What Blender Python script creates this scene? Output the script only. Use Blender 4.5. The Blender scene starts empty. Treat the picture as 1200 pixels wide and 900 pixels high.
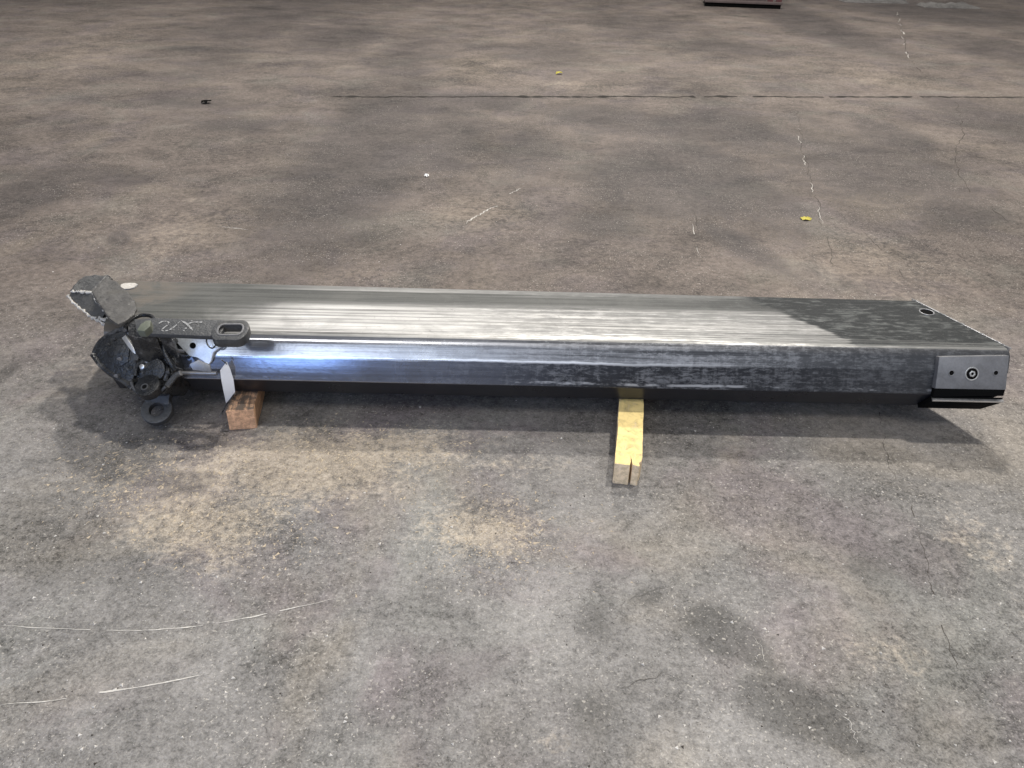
import bpy, bmesh, math, random
import numpy as np
from mathutils import Vector, Matrix, noise as mnoise
random.seed(7); rng = np.random.default_rng(7)
S = bpy.context.scene
COL = S.collection

# ------------------------------------------------------------------ camera
PITCH, ROLL, FPX = math.radians(32), math.radians(1.2), 900.0
CAM = Vector((0, 0, 1.6))
FW = Vector((0, math.cos(PITCH), -math.sin(PITCH)))
R0 = Vector((1, 0, 0)); U0 = Vector((0, math.sin(PITCH), math.cos(PITCH)))
RT = R0 * math.cos(ROLL) + U0 * math.sin(ROLL)
UP = U0 * math.cos(ROLL) - R0 * math.sin(ROLL)
cd = bpy.data.cameras.new('camera'); cam = bpy.data.objects.new('camera', cd); COL.objects.link(cam)
m = Matrix((RT, UP, -FW)).transposed().to_4x4(); m.translation = CAM
cam.matrix_world = m
cd.sensor_width = 36; cd.lens = FPX / 1200 * 36; cd.clip_start = 0.05; cd.clip_end = 300
S.camera = cam

# ------------------------------------------------------------------ hall light
w = bpy.data.worlds.new('World'); S.world = w; w.use_nodes = True
bg = w.node_tree.nodes['Background']; bg.inputs[0].default_value = (0.93, 0.95, 1.0, 1); bg.inputs[1].default_value = 0.22
def area(name, loc, target, size, power, color=(1, 1, 1), shape='DISK', size_y=None):
    l = bpy.data.lights.new(name, 'AREA'); l.shape = shape; l.size = size
    if size_y: l.size_y = size_y
    l.energy = power; l.color = color
    o = bpy.data.objects.new(name, l); COL.objects.link(o); o.location = loc
    o.rotation_euler = (Vector(target) - Vector(loc)).to_track_quat('-Z', 'Y').to_euler()
    return o
area('high_bay_lamp', (5.2, 5.3, 16.0), (4.0, 4.0, 0), 0.85, 1900, (1.0, 0.95, 0.87))
area('high_bay_lamp', (2.6, 14.2, 16.0), (0.5, 5.0, 0), 0.9, 2600, (1.0, 0.95, 0.87))
area('unseen_light_strip', (-1.0, 13.5, 7.2), (0, 3, 0), 16, 430, (1.0, 0.97, 0.93), 'RECTANGLE', 2.2)
for x0, x1 in ((-9.0, -5.0), (-4.1, 7.0)):
    area('unseen_light_strip', ((x0 + x1) / 2, -7.0, 6.2), ((x0 + x1) / 2, 2, 0), x1 - x0, 20 * (x1 - x0), (0.80, 0.89, 1.0), 'RECTANGLE', 2.2)  # added unseen strips behind the camera, reflected in the upper flank facet
area('unseen_light_strip', (0, -2.5, 8.0), (0, 2, 0), 9, 310, (1.0, 0.97, 0.93), 'RECTANGLE', 1.6)  # added unseen fill light for the faces turned towards the camera
for x0, x1 in ((-6.4, -4.05), (-3.40, -2.2)):      # daylight in the two leaves of the hall door behind the camera
    area('door_daylight', ((x0 + x1) / 2, -5.0, 2.8), ((x0 + x1) / 2, 5, 2.8), x1 - x0, 84, (0.30, 0.50, 1.0), 'RECTANGLE', 4.0)
vs = S.view_settings; vs.view_transform = 'Standard'; vs.look = 'None'; vs.exposure = 0; vs.gamma = 1; vs.use_curve_mapping = False

# ------------------------------------------------------------------ pixel helpers (a pixel gives a direction, a plane gives the distance)
def ray(x, y): return FW + RT * ((x - 600) / FPX) - UP * ((y - 450) / FPX)
def onplane(x, y, p, n):
    d = ray(x, y); n = Vector(n); p = Vector(p)
    return CAM + d * ((p - CAM).dot(n) / d.dot(n))
def onz(x, y, z=0.0): return onplane(x, y, (0, 0, z), (0, 0, 1))
def ony(x, y, Y): return onplane(x, y, (0, Y, 0), (0, 1, 0))

# ------------------------------------------------------------------ materials
class NB:
    def __init__(s, name):
        s.m = bpy.data.materials.new(name); s.m.use_nodes = True; s.t = s.m.node_tree
        s.b = s.t.nodes['Principled BSDF']
    def N(s, t, **k):
        n = s.t.nodes.new(t)
        for a, v in k.items(): setattr(n, a, v)
        return n
    def put(s, sock, v):
        if isinstance(v, bpy.types.NodeSocket): s.t.links.new(v, sock)
        elif isinstance(v, (tuple, list)) and len(v) == 3 and sock.type == 'RGBA': sock.default_value = (*v, 1)
        else: sock.default_value = v
    def M(s, op, a, b=0.0, c=0.0, clamp=False):
        n = s.N('ShaderNodeMath', operation=op, use_clamp=clamp)
        for i, v in enumerate((a, b, c)): s.put(n.inputs[i], v)
        return n.outputs[0]
    def step(s, v, lo, hi):
        n = s.N('ShaderNodeMapRange', interpolation_type='SMOOTHSTEP')
        for i, q in enumerate((v, lo, hi, 0.0, 1.0)): s.put(n.inputs[i], q)
        return n.outputs[0]
    def pos(s):
        return s.N('ShaderNodeNewGeometry').outputs['Position']
    def obj(s):
        return s.N('ShaderNodeTexCoord').outputs['Object']
    def xyz(s, v):
        n = s.N('ShaderNodeSeparateXYZ'); s.put(n.inputs[0], v); return n.outputs
    def scale(s, v, sc):
        n = s.N('ShaderNodeMapping'); s.put(n.inputs[0], v); n.inputs['Scale'].default_value = sc; return n.outputs[0]
    def noise(s, v, sc, det=4, rough=0.6, dist=0.0, col=False):
        n = s.N('ShaderNodeTexNoise'); s.put(n.inputs['Vector'], v)
        n.inputs['Scale'].default_value = sc; n.inputs['Detail'].default_value = det
        n.inputs['Roughness'].default_value = rough; n.inputs['Distortion'].default_value = dist
        return n.outputs['Color' if col else 'Fac']
    def voro(s, v, sc, feat='F1', out='Distance'):
        n = s.N('ShaderNodeTexVoronoi', feature=feat); s.put(n.inputs['Vector'], v); n.inputs['Scale'].default_value = sc
        return n.outputs[out]
    def mix(s, f, a, b, mode='MIX'):
        n = s.N('ShaderNodeMix', data_type='RGBA', blend_type=mode, clamp_factor=True)
        s.put(n.inputs[0], f); s.put(n.inputs[6], a); s.put(n.inputs[7], b); return n.outputs[2]
    def attr(s, name):
        return s.N('ShaderNodeAttribute', attribute_name=name).outputs['Fac']
    def bump(s, h, strength=0.3, dist=0.002):
        n = s.N('ShaderNodeBump'); s.put(n.inputs['Height'], h); n.inputs['Strength'].default_value = strength
        n.inputs['Distance'].default_value = dist; s.put(s.b.inputs['Normal'], n.outputs[0])
    def out(s, col=None, rough=None, metal=None, spec=None):
        for k, v in (('Base Color', col), ('Roughness', rough), ('Metallic', metal), ('Specular IOR Level', spec)):
            if v is not None: s.put(s.b.inputs[k], v)
        return s.m

def mat_floor():
    n = NB('worn_concrete'); p = n.pos(); X, Y, Z = n.xyz(p)
    big = n.noise(p, 0.9, 5, 0.62, 0.4); mid = n.noise(p, 5.5, 6, 0.65, 0.6); small = n.noise(p, 34, 5, 0.7, 0.3)
    fine = n.noise(p, 190, 3, 0.7); huge = n.noise(p, 0.28, 3, 0.55)
    dirx = n.noise(n.scale(p, (1.0, 1.25, 1)), 2.6, 6, 0.68, 0.8)
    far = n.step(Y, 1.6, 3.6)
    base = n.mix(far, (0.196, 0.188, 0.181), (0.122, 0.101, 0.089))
    # broad tints: violet-grey, olive, tan
    c3 = n.noise(p, 1.7, 4, 0.6, 0.5, True)
    r, g, b = n.xyz(c3)
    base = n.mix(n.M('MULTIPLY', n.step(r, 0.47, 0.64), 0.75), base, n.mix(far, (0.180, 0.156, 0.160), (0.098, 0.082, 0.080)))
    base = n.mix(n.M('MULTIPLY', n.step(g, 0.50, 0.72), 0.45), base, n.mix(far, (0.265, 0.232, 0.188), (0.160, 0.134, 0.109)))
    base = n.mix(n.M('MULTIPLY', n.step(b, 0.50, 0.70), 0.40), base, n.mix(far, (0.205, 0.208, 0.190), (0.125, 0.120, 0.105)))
    # placed marks: sawdust tan, dark oil, edges broken by noise
    brk = n.M('ADD', n.M('MULTIPLY', n.M('SUBTRACT', mid, 0.5), 1.1), n.M('MULTIPLY', n.M('SUBTRACT', small, 0.5), 1.5))
    tan = n.step(n.M('ADD', n.attr('tan'), n.M('MULTIPLY', brk, 0.9)), 0.25, 0.85)
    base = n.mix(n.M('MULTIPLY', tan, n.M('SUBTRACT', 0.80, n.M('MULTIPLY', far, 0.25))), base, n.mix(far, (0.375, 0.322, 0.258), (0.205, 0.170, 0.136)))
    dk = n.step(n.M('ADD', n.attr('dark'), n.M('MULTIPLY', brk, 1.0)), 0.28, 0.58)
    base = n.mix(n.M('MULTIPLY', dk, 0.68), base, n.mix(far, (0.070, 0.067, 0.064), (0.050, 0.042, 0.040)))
    # tonal breakup
    v = n.M('ADD', n.M('MULTIPLY', n.M('SUBTRACT', big, 0.5), 1.75), n.M('MULTIPLY', n.M('SUBTRACT', mid, 0.5), 0.85))
    v = n.M('ADD', v, n.M('MULTIPLY', n.M('SUBTRACT', dirx, 0.5), 1.3))
    v = n.M('ADD', v, n.M('MULTIPLY', n.M('SUBTRACT', small, 0.5), 1.5))
    v = n.M('ADD', v, n.M('MULTIPLY', n.M('SUBTRACT', fine, 0.5), 1.3))
    v = n.M('ADD', v, n.M('MULTIPLY', n.M('MULTIPLY', n.M('SUBTRACT', n.noise(p, 17, 6, 0.85, 0.5), 0.5), 1.5), far))
    v = n.M('ADD', v, n.M('MULTIPLY', n.M('SUBTRACT', n.noise(p, 85, 4, 0.75, 0.6), 0.5), 1.7))
    v = n.M('ADD', v, n.M('MULTIPLY', n.M('SUBTRACT', huge, 0.5), 0.5))
    v = n.M('MAXIMUM', n.M('ADD', v, 1.0), 0.25)
    cm = n.N('ShaderNodeVectorMath', operation='SCALE'); n.put(cm.inputs[0], base); n.put(cm.inputs['Scale'], v)
    base = cm.outputs[0]
    # black pits and pale aggregate
    pit = n.M('MULTIPLY', n.step(n.noise(p, 75, 2, 0.6, 1.0), 0.63, 0.72), n.step(n.noise(p, 4, 3), 0.42, 0.6))
    base = n.mix(n.M('MULTIPLY', pit, 0.6), base, (0.06, 0.055, 0.05))
    agg = n.M('MULTIPLY', n.step(n.noise(p, 110, 2, 0.5, 0.6), 0.62, 0.70), n.step(n.noise(p, 2.3, 3), 0.36, 0.58))
    base = n.mix(n.M('MULTIPLY', agg, 0.45), base, (0.62, 0.58, 0.52))
    h = n.M('ADD', n.M('MULTIPLY', small, 0.6), n.M('ADD', n.M('MULTIPLY', fine, 0.35), n.M('MULTIPLY', pit, -0.5)))
    n.bump(h, 0.75, 0.005)
    ro = n.M('ADD', 0.62, n.M('MULTIPLY', mid, 0.25)); ro = n.M('SUBTRACT', ro, n.M('MULTIPLY', dk, 0.12))
    return n.out(base, ro, 0.0, 0.3)

def mat_plain(name, col, rough=0.5, metal=0.0, var=0.35, sc=30, spec=0.5, bumpd=0.001, rvar=0.3):
    n = NB(name); p = n.pos()
    a = n.noise(p, sc, 5, 0.65, 0.4); b = n.noise(p, sc * 5, 3, 0.7)
    v = n.M('ADD', 1.0, n.M('ADD', n.M('MULTIPLY', n.M('SUBTRACT', a, 0.5), var * 2.4), n.M('MULTIPLY', n.M('SUBTRACT', b, 0.5), var * 1.6)))
    v = n.M('MAXIMUM', v, 0.2)
    cm = n.N('ShaderNodeVectorMath', operation='SCALE'); cm.inputs[0].default_value = col; n.put(cm.inputs['Scale'], v)
    n.bump(n.M('ADD', a, n.M('MULTIPLY', b, 0.4)), 0.5, bumpd)
    return n.out(cm.outputs[0], n.M('ADD', rough - rvar / 2, n.M('MULTIPLY', a, rvar), clamp=True), metal, spec)

def mat_worn_black(name, edge=0.5, col=(0.022, 0.023, 0.025), rough=0.32):
    # greasy black paint, chipped to bright steel along the edges (pointiness)
    n = NB(name); p = n.pos()
    a = n.noise(p, 28, 5, 0.7, 0.5); b = n.noise(p, 120, 3, 0.7)
    pt = n.N('ShaderNodeNewGeometry').outputs['Pointiness']
    e = n.step(n.M('ADD', pt, n.M('MULTIPLY', n.M('SUBTRACT', a, 0.5), 0.22)), 0.56, 0.64)
    sp = n.step(n.M('ADD', n.M('MULTIPLY', a, 0.6), n.M('MULTIPLY', b, 0.4)), 0.60, 0.68)
    mk = n.M('MULTIPLY', n.M('MAXIMUM', e, n.M('MULTIPLY', sp, 0.6)), edge)
    dirt = n.step(n.noise(p, 14, 4, 0.65, 0.6), 0.5, 0.7)
    c = n.mix(n.M('MULTIPLY', dirt, 0.55), col, (0.085, 0.080, 0.070))
    c = n.mix(n.M('MULTIPLY', n.step(n.noise(p, 62, 4, 0.75, 0.8), 0.52, 0.66), 0.5), c, tuple(q * 0.25 for q in col))
    c = n.mix(mk, c, (0.50, 0.48, 0.46))
    n.bump(n.M('ADD', n.M('MULTIPLY', a, 0.7), n.M('MULTIPLY', b, 0.5)), 0.9, 0.005)
    ro = n.M('ADD', n.M('ADD', rough - 0.1, n.M('MULTIPLY', a, 0.25)), n.M('MULTIPLY', dirt, 0.2))
    return n.out(c, ro, n.M('MULTIPLY', mk, 0.8), 0.5)

def mat_top():
    n = NB('worn_boom_top'); p = n.pos(); X, Y, Z = n.xyz(p)
    st = n.noise(n.scale(p, (0.55, 55, 1)), 1.0, 6, 0.75); st2 = n.noise(n.scale(p, (2.2, 130, 1)), 1.0, 5, 0.7)
    bl = n.noise(p, 5, 5, 0.65, 0.8); gr = n.noise(n.scale(p, (18, 70, 1)), 1.0, 4, 0.7)
    br = n.M('ADD', n.M('MULTIPLY', n.M('SUBTRACT', st, 0.5), 0.16), n.M('MULTIPLY', n.M('SUBTRACT', st2, 0.5), 0.05))
    Yb = n.M('ADD', Y, br)
    # rubbed band along the near two thirds, ending on a slant towards the open end
    band = n.M('MULTIPLY', n.step(Yb, 2.615, 2.560), n.step(Yb, 2.33, 2.36))
    slant = n.M('ADD', X, n.M('MULTIPLY', n.M('SUBTRACT', Y, 2.36), 0.83))          # constant along the slanted line
    endm = n.step(n.M('ADD', slant, n.M('MULTIPLY', br, 1.0)), 1.212, 1.188)
    left = n.step(n.M('ADD', n.M('ADD', X, n.M('MULTIPLY', n.M('SUBTRACT', Y, 2.36), -1.1)), n.M('MULTIPLY', n.M('SUBTRACT', bl, 0.5), 0.35)), -1.32, -0.92)
    bare = n.M('MULTIPLY', n.M('MULTIPLY', band, endm), left)
    back = n.M('MULTIPLY', n.M('MULTIPLY', n.step(Yb, 2.688, 2.705), n.step(X, 0.95, 0.85)), n.step(X, -1.1, -0.5))  # far-edge line: bevel highlight put into the bare-steel mask
    bare = n.M('MAXIMUM', bare, n.M('MULTIPLY', back, 0.45))
    nearedge = n.M('MULTIPLY', n.step(Yb, 2.385, 2.365), n.step(X, -1.1, -0.7))
    bare = n.M('MAXIMUM', bare, n.M('MULTIPLY', nearedge, 0.55))
    streak = n.step(n.M('ADD', n.M('MULTIPLY', st, 0.65), n.M('MULTIPLY', st2, 0.35)), 0.38, 0.58)
    # heavier soot streaks to the right of the middle
    soot = n.M('MULTIPLY', n.step(n.M('ADD', n.M('MULTIPLY', st, 0.75), n.M('MULTIPLY', gr, 0.25)), 0.43, 0.56), n.step(X, -0.75, 0.3))
    primer = n.mix(n.step(bl, 0.35, 0.7), (0.042, 0.044, 0.042), (0.078, 0.078, 0.073))
    primer = n.mix(n.M('MULTIPLY', streak, 0.30), primer, (0.19, 0.19, 0.18))
    darkr = n.mix(n.step(n.M('ADD', n.M('MULTIPLY', gr, 0.6), n.M('MULTIPLY', bl, 0.4)), 0.48, 0.66), (0.030, 0.032, 0.033), (0.115, 0.120, 0.118))
    darkr = n.mix(n.M('MULTIPLY', n.step(n.M('ADD', n.M('MULTIPLY', gr, 0.45), n.M('MULTIPLY', st2, 0.55)), 0.58, 0.70), 0.8), darkr, (0.27, 0.27, 0.26))
    rightm = n.step(n.M('ADD', slant, n.M('MULTIPLY', br, 1.0)), 1.13, 1.215)
    rightm = n.M('MAXIMUM', rightm, n.M('MULTIPLY', n.step(X, 0.15, 1.0), 0.55))
    paint = n.mix(rightm, primer, darkr)
    lmud = n.M('MULTIPLY', n.step(X, -1.18, -1.38), n.step(n.M('ADD', bl, n.M('MULTIPLY', gr, 0.2)), 0.5, 0.7))
    paint = n.mix(lmud, paint, (0.12, 0.105, 0.09))
    steel = n.mix(streak, (0.20, 0.198, 0.192), (0.68, 0.67, 0.655))
    steel = n.mix(n.M('MULTIPLY', n.step(bl, 0.46, 0.68), 0.35), steel, (0.17, 0.17, 0.165))
    steel = n.mix(n.M('MULTIPLY', soot, 0.88), steel, (0.095, 0.097, 0.097))
    steel = n.mix(n.M('MULTIPLY', n.step(X, -0.2, 0.9), 0.42), steel, (0.16, 0.16, 0.157))
    dash = n.step(n.noise(n.scale(p, (0.8, 85, 1)), 1.0, 4, 0.65), 0.56, 0.64)
    steel = n.mix(n.M('MULTIPLY', dash, n.M('ADD', 0.25, n.M('MULTIPLY', n.step(X, -0.2, 0.6), 0.5))), steel, (0.085, 0.085, 0.083))
    c = n.mix(bare, paint, steel)
    sc = n.step(n.noise(n.scale(p, (1.5, 300, 1)), 1.0, 3, 0.7), 0.66, 0.74)
    c = n.mix(n.M('MULTIPLY', sc, 0.25), c, (0.55, 0.54, 0.52))
    dl = n.step(n.noise(n.scale(p, (0.7, 240, 1)), 1.0, 2, 0.6), 0.64, 0.70)
    c = n.mix(n.M('MULTIPLY', dl, 0.55), c, (0.05, 0.05, 0.05))
    cr = n.M('MULTIPLY', n.step(n.noise(p, 55, 4, 0.75, 1.2), 0.60, 0.68), n.step(n.noise(p, 3.5, 3), 0.45, 0.62))
    c = n.mix(n.M('MULTIPLY', cr, 0.45), c, (0.09, 0.085, 0.08))
    du = n.M('MULTIPLY', n.step(n.noise(p, 140, 3, 0.8), 0.60, 0.70), 0.35)
    c = n.mix(du, c, (0.24, 0.22, 0.20))
    n.bump(n.M('ADD', st2, n.M('MULTIPLY', gr, 0.5)), 0.25, 0.0008)
    ro = n.M('ADD', n.M('SUBTRACT', 0.60, n.M('MULTIPLY', bare, 0.18)), n.M('MULTIPLY', n.M('SUBTRACT', gr, 0.5), 0.3))
    return n.out(c, ro, n.M('MULTIPLY', bare, 0.72), n.M('SUBTRACT', 0.36, n.M('MULTIPLY', rightm, 0.26)))

def mat_front():
    n = NB('worn_boom_flank'); p = n.pos(); X, Y, Z = n.xyz(p)
    st = n.noise(n.scale(p, (1.0, 40, 60)), 1.0, 6, 0.75); vert = n.noise(n.scale(p, (60, 14, 9)), 1.0, 5, 0.75, 0.3)
    bl = n.noise(p, 6, 6, 0.7, 0.6); sm = n.noise(n.scale(p, (35, 60, 110)), 1.0, 4, 0.75, 0.5)
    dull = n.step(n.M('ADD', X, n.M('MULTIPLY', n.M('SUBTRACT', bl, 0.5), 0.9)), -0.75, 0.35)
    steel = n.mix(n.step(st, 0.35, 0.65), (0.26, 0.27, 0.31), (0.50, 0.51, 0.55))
    steel = n.mix(n.M('MULTIPLY', n.step(Z, 0.256, 0.248), 0.6), steel, (0.20, 0.215, 0.27))  # facet below the ridge darker: its weaker reflection put into the colour
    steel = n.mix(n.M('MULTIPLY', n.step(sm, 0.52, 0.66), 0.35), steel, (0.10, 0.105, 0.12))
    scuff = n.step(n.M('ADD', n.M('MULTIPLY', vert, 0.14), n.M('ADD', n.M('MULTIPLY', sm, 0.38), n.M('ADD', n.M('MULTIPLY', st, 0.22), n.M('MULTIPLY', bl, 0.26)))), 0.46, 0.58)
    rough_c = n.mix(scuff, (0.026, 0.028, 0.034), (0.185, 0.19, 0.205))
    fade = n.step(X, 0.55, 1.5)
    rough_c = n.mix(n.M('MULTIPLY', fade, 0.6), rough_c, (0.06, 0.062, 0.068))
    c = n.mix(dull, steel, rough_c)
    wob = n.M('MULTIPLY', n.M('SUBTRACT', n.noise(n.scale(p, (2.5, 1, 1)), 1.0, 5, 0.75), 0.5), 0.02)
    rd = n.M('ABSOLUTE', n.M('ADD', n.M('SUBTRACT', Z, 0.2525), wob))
    ridge_glint = n.M('MULTIPLY', n.step(rd, 0.0065, 0.0015), n.step(X, 1.0, 0.2))  # ridge highlight put into the colour as a rubbed pale line
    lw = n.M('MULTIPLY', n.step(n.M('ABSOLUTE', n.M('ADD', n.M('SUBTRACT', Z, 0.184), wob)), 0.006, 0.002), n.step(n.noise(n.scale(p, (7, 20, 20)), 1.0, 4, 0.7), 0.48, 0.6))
    c = n.mix(n.M('MAXIMUM', n.M('MULTIPLY', ridge_glint, 0.8), n.M('MULTIPLY', lw, 0.5)), c, (0.72, 0.73, 0.76))
    up1 = n.M('MULTIPLY', n.step(n.M('ADD', Z, wob), 0.252, 0.262), n.M('MULTIPLY', n.step(st, 0.35, 0.6), 0.35))  # upper facet paler: its brighter reflection put into the colour
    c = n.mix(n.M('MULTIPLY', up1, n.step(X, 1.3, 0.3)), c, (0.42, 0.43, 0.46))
    n.bump(n.M('ADD', n.M('MULTIPLY', bl, 1.0), n.M('MULTIPLY', sm, n.M('MULTIPLY', dull, 0.5))), 0.16, 0.002)
    ro = n.M('ADD', n.M('ADD', 0.13, n.M('MULTIPLY', dull, 0.30)), n.M('MULTIPLY', n.M('SUBTRACT', st, 0.5), 0.12))
    return n.out(c, ro, n.M('SUBTRACT', 0.85, n.M('MULTIPLY', dull, 0.4)), 0.5)

def mat_timber(name, paint, wood, cover=0.5):
    n = NB(name); p = n.pos(); o = n.obj(); gn = n.N('ShaderNodeNewGeometry').outputs['Normal']
    gx, gy, gz = n.xyz(gn)
    grain = n.noise(n.scale(o, (60, 3.0, 60)), 1.0, 5, 0.65, 0.8); bl = n.noise(o, 22, 5, 0.7, 0.5); sp = n.noise(o, 70, 3, 0.6)
    wd = n.mix(n.step(grain, 0.35, 0.65), tuple(q * 0.62 for q in wood), wood)
    top = n.step(gz, 0.5, 0.8)
    pm = n.M('MULTIPLY', n.step(n.M('ADD', n.M('MULTIPLY', bl, 0.6), n.M('MULTIPLY', grain, 0.4)), cover + 0.12, cover - 0.10), n.M('MAXIMUM', top, 0.25))
    pc = n.mix(n.step(bl, 0.4, 0.65), paint, tuple(q * 0.72 for q in paint))
    c = n.mix(pm, wd, pc)
    dirt = n.step(n.M('ADD', n.M('MULTIPLY', sp, 0.6), n.M('MULTIPLY', bl, 0.4)), 0.56, 0.70)
    c = n.mix(n.M('MULTIPLY', dirt, 0.6), c, (0.12, 0.09, 0.055))
    n.bump(n.M('ADD', grain, n.M('MULTIPLY', bl, 0.6)), 0.6, 0.002)
    return n.out(c, 0.75, 0, 0.2)

MAT = dict(
    floor=mat_floor(), top=mat_top(), front=mat_front(),
    black=mat_worn_black('greasy_black_casting', 0.55, (0.016, 0.017, 0.019), 0.20),
    grey=mat_worn_black('chipped_grey_bracket', 0.8, (0.070, 0.070, 0.070), 0.38),
    scaled=mat_worn_black('scaly_dark_plate', 0.55, (0.072, 0.069, 0.066), 0.5),
    bar=mat_worn_black('dark_link_bar', 0.35, (0.050, 0.052, 0.056), 0.42),
    under=mat_plain('boom_underside', (0.016, 0.017, 0.022), 0.30, 0.0, 0.5, 12, 0.5, 0.0008, 0.2),
    inside=mat_plain('boom_inside', (0.05, 0.048, 0.045), 0.7, 0.0, 0.4, 20),
    plate=mat_plain('slate_grey_plate', (0.185, 0.186, 0.196), 0.42, 0.25, 0.30, 26, 0.5, 0.0008),
    steel=mat_plain('bright_steel', (0.62, 0.61, 0.60), 0.32, 0.85, 0.25, 60),
    dull_steel=mat_plain('dull_steel', (0.26, 0.26, 0.27), 0.40, 0.7, 0.3, 60),
    pale_glare=mat_plain('bracket_glare', (0.80, 0.85, 0.92), 0.25, 0.15, 0.25, 35, 0.5, 0.001),  # blue-white door reflection put into the colour of the bracket plates
    hole=mat_plain('dark_hole', (0.006, 0.006, 0.006), 0.9, 0, 0.2, 50, 0.05),
    paper=mat_plain('white_paper', (0.90, 0.89, 0.88), 0.75, 0, 0.05, 40, 0.2, 0.0004),
    chalk=mat_plain('chalk', (0.30, 0.30, 0.30), 0.9, 0, 0.5, 120, 0.1),
    olive=mat_plain('olive_pipe', (0.10, 0.11, 0.085), 0.5, 0, 0.4, 40),
    crack=mat_plain('crack_dirt', (0.075, 0.067, 0.06), 0.95, 0, 0.6, 60, 0.1),
    seam=mat_plain('seam_dark', (0.040, 0.037, 0.034), 0.95, 0, 0.9, 3, 0.1),
    scratch=mat_plain('pale_scratch', (0.50, 0.48, 0.45), 0.9, 0, 0.5, 80, 0.1),
    sawdust=mat_plain('sawdust', (0.46, 0.385, 0.29), 0.95, 0, 0.5, 90, 0.1),
    gritw=mat_plain('pale_grit', (0.60, 0.57, 0.53), 0.9, 0, 0.6, 60, 0.1),
    gritd=mat_plain('dark_grit', (0.055, 0.048, 0.042), 0.9, 0, 0.6, 60, 0.1),
    leaf=mat_plain('yellow_leaf', (0.46, 0.40, 0.07), 0.7, 0, 0.3, 60, 0.3),
    yellow_timber=mat_timber('yellow_timber', (0.90, 0.70, 0.31), (0.95, 0.76, 0.58), 0.62),
    brown_timber=mat_timber('brown_timber', (0.13, 0.10, 0.08), (0.88, 0.52, 0.31), 0.55),
    rack_grey=mat_plain('stillage_grey', (0.13, 0.10, 0.095), 0.6, 0, 0.3, 8),
    rack_red=mat_plain('stillage_red', (0.15, 0.06, 0.062), 0.55, 0, 0.35, 10),
    tarp=mat_plain('dusty_tarpaulin', (0.12, 0.115, 0.112), 0.7, 0, 0.6, 5),
)

# ------------------------------------------------------------------ object helpers
def link(name, me, mat=None, parent=None, label=None, cat=None, group=None, kind=None, smooth=True):
    o = bpy.data.objects.new(name, me); COL.objects.link(o)
    if mat is not None and not me.materials: me.materials.append(mat)
    if parent: o.parent = parent; o.matrix_parent_inverse = parent.matrix_world.inverted()
    if label: o['label'] = label
    if cat: o['category'] = cat
    if group: o['group'] = group
    if kind: o['kind'] = kind
    return o
def finish(bm, name, mat, parent, bev=0.0, seg=2, angle=30, **k):
    bmesh.ops.remove_doubles(bm, verts=bm.verts, dist=1e-5)
    bmesh.ops.recalc_face_normals(bm, faces=bm.faces)
    if bev > 0:
        ed = [e for e in bm.edges if len(e.link_faces) == 2 and e.calc_face_angle(0) > math.radians(angle)]
        bmesh.ops.bevel(bm, geom=ed, offset=bev, segments=seg, profile=0.6, affect='EDGES', clamp_overlap=True)
    for f in bm.faces: f.smooth = True
    for e in bm.edges:
        if len(e.link_faces) == 2 and e.calc_face_angle(0) > math.radians(38): e.smooth = False
    me = bpy.data.meshes.new(name); bm.to_mesh(me); bm.free()
    return link(name, me, mat, parent, **k)
def prism(name, pts, vec, mat, parent, bev=0.003, **k):
    """polygon of 3-D points extruded along vec"""
    bm = bmesh.new(); vec = Vector(vec)
    a = [bm.verts.new(p) for p in pts]; b = [bm.verts.new(Vector(p) + vec) for p in pts]
    bm.faces.new(a); bm.faces.new(b[::-1])
    for i in range(len(a)): bm.faces.new((a[i], b[i], b[(i + 1) % len(a)], a[(i + 1) % len(a)]))
    return finish(bm, name, mat, parent, bev, **k)
def plate_px(name, px, p, n, thick, mat, parent, bev=0.003, **k):
    n = Vector(n).normalized()
    return prism(name, [onplane(x, y, p, n) for x, y in px], -n * thick, mat, parent, bev, **k)
def roughen(o, amp, freq, L=.012):
    me = o.data; bm = bmesh.new(); bm.from_mesh(me)
    for _ in range(6):
        bmesh.ops.triangulate(bm, faces=[f for f in bm.faces if len(f.verts) > 3])
        ed = [e for e in bm.edges if e.calc_length() > L]
        if not ed: break
        bmesh.ops.subdivide_edges(bm, edges=ed, cuts=1)
    bmesh.ops.triangulate(bm, faces=[f for f in bm.faces if len(f.verts) > 3])
    bm.normal_update(); nv = {v: v.normal.copy() for v in bm.verts}
    for v in bm.verts:
        q = v.co * freq
        v.co += nv[v] * amp * (mnoise.fractal(q, 0.8, 2, 3)) + Vector(mnoise.noise_vector(q * .6)) * amp * .5
    for e in bm.edges: e.smooth = True
    for f in bm.faces: f.smooth = True
    bm.to_mesh(me); bm.free(); return o
def frame(n):
    n = Vector(n).normalized(); a = n.orthogonal().normalized()
    return n, a, n.cross(a)
def disc(name, c, n, r, thick, mat, parent, seg=28, bev=0.002, hole=0.0, r2=None, **k):
    """cylinder or ring: top face centred on c, normal n"""
    n, a, b = frame(n); c = Vector(c); bm = bmesh.new(); r2 = r2 or r
    def loop(rad, z): return [bm.verts.new(c + n * z + (a * math.cos(t) + b * math.sin(t)) * rad) for t in [2 * math.pi * i / seg for i in range(seg)]]
    o1, o2 = loop(r, 0), loop(r2, -thick)
    def bridge(A, B):
        for i in range(seg): bm.faces.new((A[i], A[(i + 1) % seg], B[(i + 1) % seg], B[i]))
    bridge(o1, o2)
    if hole > 0:
        i1, i2 = loop(hole, 0), loop(hole, -thick); bridge(i2, i1); bridge(i1, o1); bridge(o2, i2)
    else: bm.faces.new(o1); bm.faces.new(o2[::-1])
    return finish(bm, name, mat, parent, bev, angle=50, **k)
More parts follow.
